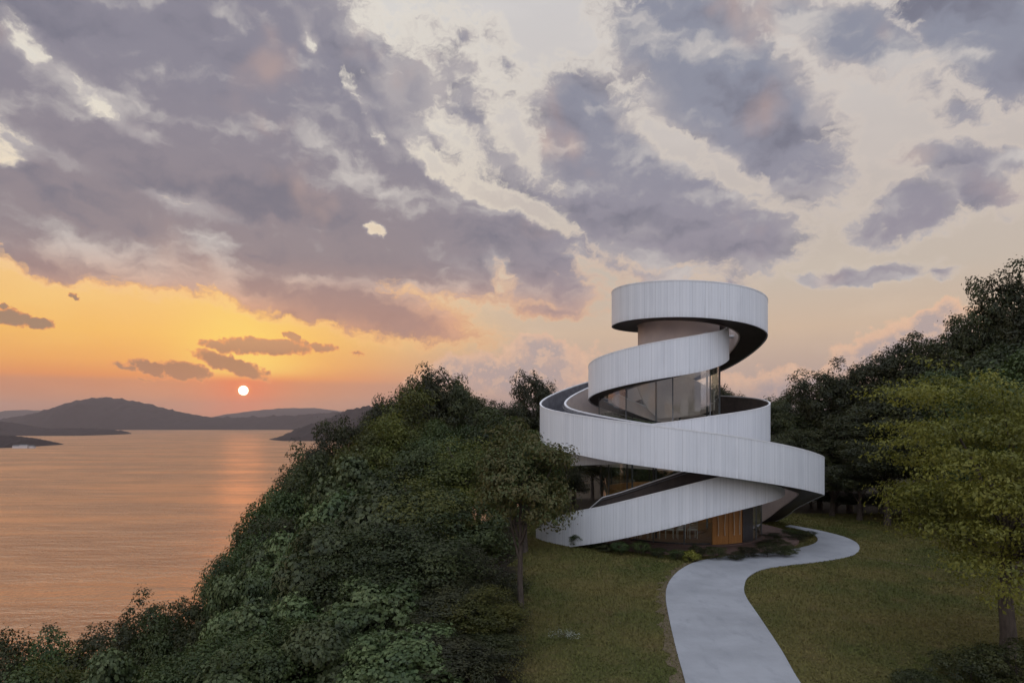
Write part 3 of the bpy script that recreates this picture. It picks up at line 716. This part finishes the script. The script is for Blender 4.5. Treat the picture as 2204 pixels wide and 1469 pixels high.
# ------------------------------------------------------------------ vegetation
def leaf_mesh(name, pos, nrm, leng, wid, rng, m, fold=.18):
    n = len(pos); nrm = nrm/np.linalg.norm(nrm, axis=1)[:, None]
    t = rng.normal(size=(n, 3)); t[:, 2] -= .35; t -= nrm*(t*nrm).sum(1)[:, None]; t /= np.linalg.norm(t, axis=1)[:, None]
    b = np.cross(nrm, t); L_ = leng[:, None]; W_ = wid[:, None]
    v = np.empty((n, 4, 3), np.float32)
    v[:, 0] = pos-t*L_*.5; v[:, 1] = pos+b*W_*.5+nrm*W_*fold+t*L_*.08; v[:, 2] = pos+t*L_*.5-nrm*L_*.12; v[:, 3] = pos-b*W_*.5+nrm*W_*fold+t*L_*.08
    me = bpy.data.meshes.new(name); me.vertices.add(4*n); me.vertices.foreach_set('co', v.ravel())
    me.loops.add(4*n); me.loops.foreach_set('vertex_index', np.arange(4*n, dtype=np.int32))
    me.polygons.add(n); me.polygons.foreach_set('loop_start', np.arange(0, 4*n, 4, dtype=np.int32))
    me.materials.append(m); me.update(calc_edges=True); return me
def unit(rng, n):
    d = rng.normal(size=(n, 3)); return d/np.linalg.norm(d, axis=1)[:, None]
def crown(seed, Rx, Rz, zc, ncl, per, leaf, mt, name, rc=(.5, .85), flat=.75, lump=.28, low=-.45, aspect=.55, shell=.55, spray=0, twig=.05):
    rng = np.random.default_rng(seed)
    d = unit(rng, ncl*3); d = d[d[:, 2] > low][:ncl]; k = len(d)
    lob = unit(rng, 9); amp = rng.uniform(.4, 1.0, 9)
    bumpf = (np.exp(-((1-d@lob.T)/.10))*amp).max(1)
    rad = (1-lump)+lump*1.35*bumpf+rng.normal(size=k)*.05
    rr = rad*(shell+(1-shell)*rng.random(k)**.5)
    c = d*rr[:, None]*np.array([Rx, Rx, Rz])+np.array([0, 0, zc])
    crad = rng.uniform(rc[0], rc[1], k)*(.8+.3*rng.random(k))
    cnt = np.maximum(8, (per*(crad/np.mean(rc))**2*rng.uniform(.6, 1.3, k)).astype(int))
    ci = np.repeat(np.arange(k), cnt); n = len(ci)
    dd = unit(rng, n); keep = (dd[:, 2] > -.25) | (rng.random(n) < .4); ci = ci[keep]; dd = dd[keep]; n = len(ci)
    r = crad[ci]*(.55+.5*rng.random(n)**.6)
    if spray:     # outward reaching feathery sprays
        out = d[ci]*np.array([1, 1, .12]); out /= np.linalg.norm(out, axis=1)[:, None]
        s = rng.normal(size=n)*spray
        pos = c[ci]+dd*r[:, None]*np.array([1, 1, flat])+out*s[:, None]-np.array([0, 0, 1])*(s**2)[:, None]*.10
    else:
        pos = c[ci]+dd*r[:, None]*np.array([1, 1, flat])
    # stray twigs of leaves that break the outline
    ns = int(n*twig); i2 = rng.integers(0, n, ns); pos[i2] += (d[ci[i2]]+unit(rng, ns)*.6)*rng.uniform(.1, .55, ns)[:, None]*np.mean(rc)
    nr = dd*1.0+d[ci]*.4+np.array([0, 0, .35])+unit(rng, n)*.45
    lg = leaf*rng.uniform(.6, 1.35, n)
    return leaf_mesh(name, pos, nr, lg, lg*aspect*rng.uniform(.8, 1.2, n), rng, LEAF[mt]), c
def trunk_mesh(seed, H, r0, zc, c, Rx, lean=.3, nl=9):
    rng = np.random.default_rng(seed+99); mb = MB()
    pts = []; x = y = 0
    for i in range(9):
        t = i/8; pts.append((x, y, t*zc*1.15)); x += rng.normal()*.05*H/8*lean*2; y += rng.normal()*.05*H/8*lean*2
    pts[0] = (0, 0, -1.2)
    mb.tube(pts, [r0*1.35]+[r0*(1-.75*i/8) for i in range(1, 9)], 9)
    sel = rng.choice(len(c), min(nl*2, len(c)), replace=False)
    for q, s_ in enumerate(sel):
        b = c[s_]; i = rng.integers(3, 8); a = Vector(pts[i]); e = Vector(b)
        if e.z < a.z-.4: a = Vector(pts[3])
        m1 = a.lerp(e, .45)+Vector((rng.normal()*.12, rng.normal()*.12, .15*Rx*.4)); 
        rr = r0*(.42 if q < nl else .2)
        mb.tube([a, a.lerp(m1, .5)+Vector((0, 0, -.04*Rx)), m1, e], [rr, rr*.75, rr*.5, rr*.18], 6, cap=False)
    me_o = mb
    return me_o
PROTO = {}
def proto(key, kind, seed, H, Rx, Rz, zc, ncl, per, leaf, mt, r0=.18, **kw):
    cm, c = crown(seed, Rx, Rz, zc, ncl, per, leaf, mt, 'crown', **kw)
    co = np.empty(len(cm.vertices)*3, 'f'); cm.vertices.foreach_get('co', co); co = co.reshape(-1, 3)
    tm = trunk_mesh(seed, H, r0, zc, c, Rx)
    H = float(np.percentile(co[:, 2], 99.5)); Rx = float(np.percentile(np.hypot(co[:, 0], co[:, 1]), 98))
    me = bpy.data.meshes.new('trunk'); me.from_pydata(tm.v, [], tm.f); me.materials.append(M['bark']); me.polygons.foreach_set('use_smooth', [True]*len(me.polygons)); me.update()
    PROTO.setdefault(key, []).append((kind, cm, me, H, Rx))
for s in range(3):
    proto('oak', 'oak_tree', 10+s, 13, 4.2, 4.6, 8.6, 240, 105, .20, 'dark', .26, rc=(.38, .9), lump=.52, low=-.7, twig=.13)
    proto('green', 'broadleaf_tree', 20+s, 8, 2.9, 3.1, 5.1, 90, 240, .165, 'green', .17, rc=(.42, .98), lump=.46, low=-.8, shell=.7)
    proto('vine', 'vine_covered_tree', 30+s, 6, 2.7, 2.9, 3.2, 90, 200, .19, 'vine', .14, rc=(.38, .88), lump=.40, low=-.8, flat=.65, aspect=.8, shell=.8)
    proto('shrub', 'shrub', 60+s, 2.0, 1.1, .9, 1.05, 90, 90, .075, 'dark' if s else 'green', .04, rc=(.14, .3), lump=.35, low=-.9)
for s in range(2):
    proto('olive', 'olive_green_tree', 40+s, 9, 2.9, 3.3, 5.8, 190, 170, .14, 'olive', .17, rc=(.36, .72), lump=.4, low=-.8, spray=.25)
    proto('green2', 'broadleaf_tree', 25+s, 8, 2.7, 3.1, 5.1, 190, 190, .12, 'olive' if s else 'green', .17, rc=(.38, .7), lump=.4, low=-.8, spray=.2)
proto('rust', 'young_oak_tree', 50, 6.1, 2.15, 2.1, 4.3, 170, 190, .115, 'rust', .12, rc=(.28, .56), lump=.40, low=-.5, flat=.65, spray=.12, aspect=.5, twig=.02)
proto('yellow', 'cherry_tree', 55, 8.0, 4.1, 3.5, 4.3, 400, 210, .092, 'yellow', .2, rc=(.28, .66), lump=.46, low=-.97, flat=.40, spray=.30, aspect=.5, shell=.5)
proto('bush', 'bush', 70, 1.4, 1.3, .7, .6, 90, 120, .07, 'dark', .03, rc=(.14, .3), lump=.3, low=-.6)

trng = np.random.default_rng(7)
def plant(key, X, Y, ztop, Rx, label, cat, group=None, var=None, zb=None):
    P = PROTO[key]; kind, cm, tm, H, R0 = P[int(trng.integers(len(P))) if var is None else var]
    z0 = float(ground_z(X, Y)) if zb is None else zb
    h = max(ztop-z0, .3)
    r = empty(kind, (X, Y, z0-.05), trng.uniform(0, 6.28)); tag(r, label, cat, group)
    r.scale = (Rx/R0, Rx/R0, h/H)
    for nm, me in (('crown', cm), ('trunk', tm)):
        o = bpy.data.objects.new(nm, me); COL.objects.link(o); o.parent = r
    return r
def P3(px, py, d): return ((px-CX)/F*d, d, CAMZ+(HY-py)/F*d)
ORD = ['', 'first', 'second', 'third', 'fourth', 'fifth', 'sixth', 'seventh', 'eighth', 'ninth', 'tenth', 'eleventh', 'twelfth', 'thirteenth', 'fourteenth', 'fifteenth', 'sixteenth', 'seventeenth', 'eighteenth']
def row(items, where, group):
    """items: (px, py of the crown top, distance, crown radius m, kind), sorted left to right"""
    items = sorted(items)
    words = {'oak': 'dark oak', 'green': 'deep green tree', 'green2': 'loose green tree', 'vine': 'pale vine-covered tree', 'olive': 'olive tree'}
    slope = 'row' in where and 'left' in where
    jr = random.Random(len(items)*7+int(items[0][0]))
    if slope and len(items) > 6: items = [it for q, it in enumerate(items) if q % 5 != 3]
    for i, (px, py, d, rr, kind) in enumerate(items):
        if slope and i > 1: py += jr.uniform(-22, 26); rr *= jr.uniform(.95, 1.25); d += jr.uniform(-.8, .8)
        X, Y, Z = P3(px, py, d)
        plant(kind, X, Y, Z, rr, f'{words[kind]}, {ORD[i+1]} from the left {where}', 'tree', group)
row([(655,975,50,2.6,'oak'),(700,935,52,2.8,'oak'),(755,903,54,2.6,'oak'),(806,862,54,2.4,'oak'),(862,820,54,2.9,'oak'),(925,797,55,3.2,'oak'),(985,812,56,3.0,'oak'),(1030,850,54,2.6,'oak'),(1160,803,62,2.6,'oak'),(1105,865,60,2.6,'oak'),(1195,870,60,3.0,'oak')],
    'on the left skyline', 'trees on the left skyline')
row([(618,1005,44,2.6,'green'),(672,985,43,2.7,'oak'),(735,960,43,2.9,'green'),(800,925,43,2.8,'olive'),(885,838,46,3.2,'olive'),(845,895,42,2.6,'olive'),(960,885,42,2.9,'green2'),(1030,880,42,2.8,'green2'),(1095,900,42,2.8,'green'),(1160,915,44,2.4,'green'),(590,1062,40,2.5,'green')],
    'in the second row of the left slope', 'trees below the left skyline')
row([(560,1112,36,2.2,'green'),(625,1085,36,2.5,'oak'),(700,1040,35,2.7,'vine'),(770,1005,35,2.6,'vine'),(845,1000,34,2.6,'green'),(920,960,34,2.6,'green2'),(1000,950,34,2.5,'green2'),(1070,960,33,2.3,'olive'),(1130,990,33,1.9,'green'),(570,1150,34,1.8,'green')],
    'in the third row of the left slope', 'trees in the middle of the left slope')
row([(515,1192,31,1.7,'green'),(575,1175,30,1.9,'vine'),(625,1135,29,2.2,'vine'),(665,1100,28,2.4,'vine'),(745,1050,28,2.5,'vine'),(830,1035,27,2.4,'vine'),(905,1020,27,2.3,'green2'),(985,1035,27,2.2,'green'),(1055,1060,27,2.0,'olive')],
    'in the fourth row of the left slope', 'trees low on the left slope')
row([(480,1238,27,1.35,'green'),(545,1235,25,1.6,'vine'),(600,1205,25,1.9,'vine'),(650,1180,24,2.1,'vine'),(735,1155,23,2.1,'vine'),(815,1130,23,2.0,'green2'),(895,1145,22,2.0,'green2'),(970,1150,23,1.9,'oak'),(1040,1165,24,1.6,'green')],
    'in the fifth row of the left slope', 'trees near the foot of the left slope')
row([(500,1318,21,1.4,'vine'),(560,1300,20.5,1.8,'vine'),(650,1275,20,1.8,'vine'),(735,1262,19.5,1.7,'green2'),(815,1240,19.5,1.7,'vine'),(895,1250,19.5,1.7,'oak'),(970,1255,19.5,1.6,'oak'),(1040,1275,19.5,1.3,'olive')],
    'just above the front left row', 'trees in the lower left thicket')
row([(20,1370,27,2.0,'oak'),(95,1355,28,2.0,'green'),(170,1358,28,2.0,'oak'),(245,1345,27,1.8,'green'),(320,1292,27,1.9,'oak'),(375,1318,26,1.6,'green'),(425,1290,26,1.3,'oak')],
    'along the water at the bottom left', 'trees along the bottom left shore')
row([(30,1430,20,1.8,'green'),(130,1420,20,1.8,'green2'),(235,1410,20,1.7,'vine'),(330,1395,19,1.6,'green'),(420,1390,18,1.5,'green2'),(510,1385,17,1.5,'vine'),(600,1375,16.5,1.5,'green'),(690,1345,16.5,1.5,'vine'),(780,1325,16.5,1.4,'vine'),(865,1340,16.5,1.4,'vine'),(945,1345,16.5,1.3,'oak'),(1015,1365,17,1.1,'oak')],
    'in the front row at the bottom left', 'trees in the front row at the bottom left')
# tree with a clear trunk at the lawn's edge
tx, ty = gpt(1133, 1335)
plant('rust', tx-.2, ty, P3(0, 905, ty)[2], 1.95, 'young tree with rust tinged leaves and bare trunk at the lawn edge before the tower', 'tree', var=0)
row([(1235,905,47,2.6,'oak'),(1275,885,54,2.6,'green'),(1335,880,58,2.6,'oak'),(1395,872,56,2.6,'green'),(1455,868,59,2.6,'oak'),(1520,862,57,2.6,'green'),(1215,1000,43,1.9,'oak'),(1300,960,51,2.4,'olive'),(1370,965,52,2.4,'green'),(1440,960,51,2.4,'olive'),(1500,960,52,2.4,'green')],
    'behind the ribbon tower', 'trees behind the tower')
# right-hand wood
row([(1640,1035,49,1.9,'oak'),(1695,1040,48,2.0,'oak'),(1745,1050,47.5,2.0,'oak'),(1800,1055,46.5,2.0,'oak'),(1855,1060,45,1.9,'oak'),(1915,1060,43,2.0,'oak'),(1985,1050,42,2.2,'oak'),(2060,1040,41,2.3,'oak'),(2150,1030,40,2.5,'oak')],
    'in the low undergrowth of the right wood', 'low trees under the right wood')
row([(1560,830,66,2.4,'oak'),(1600,850,64,2.0,'oak'),(1690,840,58,3.0,'oak'),(1735,885,54,2.6,'oak'),(1790,800,53,3.2,'oak'),(1855,775,53,3.2,'oak'),(1925,728,52,3.2,'oak'),(1995,728,51,3.1,'oak'),(2062,705,50,2.9,'oak'),(2130,628,49,3.0,'oak'),(2205,580,48,3.4,'oak'),(2300,560,47,4.2,'oak')],
    'on the right skyline', 'trees on the right skyline')
row([(1700,925,50,3.0,'oak'),(1765,930,48,3.0,'oak'),(1830,880,47,3.3,'oak'),(1900,840,46,3.4,'oak'),(1975,800,45,3.6,'oak'),(2050,800,44,3.6,'green'),(2130,760,43,3.6,'oak'),(2215,740,42,3.8,'green'),(2300,720,40,4,'oak')],
    'in the middle of the right wood', 'trees in the middle of the right wood')
row([(1790,1010,45,2.6,'oak'),(1850,990,43,2.6,'oak'),(1910,950,41,2.8,'oak'),(1980,930,39,2.8,'oak'),(2060,910,37,3.0,'oak'),(2150,880,35,3.0,'green'),(2250,860,33,3.2,'oak')],
    'in front of the right wood', 'trees in front of the right wood')
tx, ty = gpt(2172, 1412)
plant('yellow', tx, ty, P3(0, 808, ty)[2], 3.75, 'large spreading tree with yellow green leaves on the right of the lawn', 'tree', var=0)
X, Y, Z = P3(2195, 752, 25)
plant('green2', X, Y, Z, 2.6, 'mid green tree rising just behind the large yellow green tree', 'tree', var=0)
for px, py, r_, h_, lb in ((2090, 1462, 1.0, .75, 'low dark bush at the foot of the yellow green tree'), (2190, 1478, 1.3, 1.0, 'low dark bush in the bottom right corner'), (1990, 1490, .9, .5, 'low dark bush nearest the path at the bottom right')):
    X, Y = gpt(px, py); plant('bush', X, Y, h_, r_, lb, 'bush', 'low bushes at the bottom right', 0, 0)
# shrubs at the lawn's left edge under the slope
for i, (px, py) in enumerate([(1128,1290),(1118,1345),(1105,1400),(1085,1450),(1060,1510)]):
    X, Y = gpt(px, py); plant('shrub', X-.5, Y, .95, .85, f'dark shrub on the left edge of the lawn, {ORD[i+1]} from the back', 'shrub', 'shrubs along the left lawn edge')
# low planting round the terrace
arc = [207, 214, 221, 228, 235, 242, 249, 256, 263, 270, 277, 284, 291, 298, 305]
for i, a in enumerate(arc):
    rr = 7.0+.25*math.sin(i*2.1); x, y, _ = cyl(a, rr, 0)
    plant('shrub', BX+x, BY+y, .58+.15*math.sin(i*1.7), .55, f'low dark shrub in the bed before the terrace, {ORD[i+1]} from the left', 'shrub', 'low shrubs before the terrace', zb=0)
for i, (px, py) in enumerate([(1650,1177),(1675,1172),(1715,1163),(1735,1155),(1700,1152),(1665,1160)]):
    X, Y = gpt(px, py); plant('shrub', X, Y, .38, .6, f'low shrub in the bed between terrace and path bend, {ORD[i+1]} clockwise from the front', 'shrub', 'low shrubs in the right hand bed', zb=0)
X, Y = gpt(1488, 1208); proto('weed', 'leafy_weed', 80, .6, .45, .3, .3, 40, 40, .09, 'yellow', .01, rc=(.08, .16))
plant('weed', X, Y, .55, .42, 'small bright yellow green plant at the bend of the path', 'plant', zb=0)
# whitish weeds on the lawn
LEAF['pale'] = make_leaf('pale_flowers', [(.08, .09, .06), (.18, .19, .15), (.30, .31, .26)])
proto('flower', 'flowering_weed', 81, .5, .5, .22, .25, 30, 9, .05, 'pale', .008, rc=(.1, .2))
for px, py, s, lb in ((1215, 1372, .55, 'whitish flowering weed patch in the middle of the left lawn'),):
    X, Y = gpt(px, py); plant('flower', X, Y, .25, s, lb, 'plant', zb=0)

# grass blades over the whole lawn
def inside(poly, x, y):
    c = np.zeros(len(x), bool); j = len(poly)-1
    for i in range(len(poly)):
        xi, yi = poly[i]; xj, yj = poly[j]
        if yi != yj: c ^= ((yi > y) != (yj > y)) & (x < (xj-xi)*(y-yi)/(yj-yi)+xi)
        j = i
    return c
rng = np.random.default_rng(3)
n = 330000
yy = 12+34*rng.random(n)**1.25; xx = rng.uniform(-.6, 30, n)
keep = ~inside(lc+rc[::-1], xx, yy) & (np.hypot(xx-BX, yy-BY) > 6.5) & (xx > edge_x(yy)-.6+.5*np.sin(yy*2)) & (xx < yy*.78+2)
xx, yy = xx[keep], yy[keep]; n = len(xx)
clump = np.array([mno.noise(Vector((a*.9, b*.9, 0))) for a, b in zip(xx[::8], yy[::8])]).repeat(8)[:n]
if len(clump) < n: clump = np.pad(clump, (0, n-len(clump)))
h = (.02+.035*rng.random(n))*(1+.9*clump); a = rng.uniform(0, 6.283, n); w = .006+.0008*yy
v = np.zeros((n, 3, 3), np.float32); gz = ground_z(xx, yy)
v[:, 0] = np.c_[xx-w*np.cos(a), yy-w*np.sin(a), gz]; v[:, 1] = np.c_[xx+w*np.cos(a), yy+w*np.sin(a), gz]
v[:, 2] = np.c_[xx+rng.normal(size=n)*.03, yy+rng.normal(size=n)*.03, gz+h]
me = bpy.data.meshes.new('grass'); me.vertices.add(3*n); me.vertices.foreach_set('co', v.ravel()); me.loops.add(3*n); me.loops.foreach_set('vertex_index', np.arange(3*n, dtype=np.int32))
me.polygons.add(n); me.polygons.foreach_set('loop_start', np.arange(0, 3*n, 3, dtype=np.int32)); me.update(calc_edges=True)
def make_grass():
    m, k, out = mat('grass_blades')
    v = objco(k); n1 = k.noise(v, .22, 5, .6); n2 = k.noise(v, .9, 6, .65)
    r_ = k.new('ShaderNodeNewGeometry').outputs['Random Per Island']
    c = k.mix(k.ss(n1, .32, .68), L(.068, .080, .020), L(.135, .110, .036))
    c = k.mix(k.ss(n2, .50, .72, 0, .75), c, L(.16, .12, .05))
    c = k.mix(k.m('MULTIPLY', r_, .25), c, L(.10, .11, .035))
    p = principled(k, c, .8, .15); k.put(out.inputs[0], p.outputs[0]); return m
me.materials.append(make_grass()); o = bpy.data.objects.new('grass', me); COL.objects.link(o); tag(o, 'short patchy grass of the lawn', 'grass', kind='stuff')

# ------------------------------------------------------------------ haze over the whole view
def make_haze():
    mb = MB().box((0, 6000, (SEA-1+330)/2), (26000, 17000, 330-(SEA-1)))
    m = bpy.data.materials.new('evening_haze'); m.use_nodes = True; nt = m.node_tree; nt.nodes.clear(); k = NT(nt)
    out = k.new('ShaderNodeOutputMaterial'); v = k.new('ShaderNodeVolumePrincipled')
    v.inputs['Color'].default_value = (.92, .76, .72, 1); v.inputs['Density'].default_value = HAZE; v.inputs['Anisotropy'].default_value = .25
    nt.links.new(v.outputs[0], out.inputs['Volume'])
    o = mb.build('haze', m); tag(o, 'thin evening haze over the sea', 'haze', kind='stuff')
HAZE = 5e-5
make_haze()
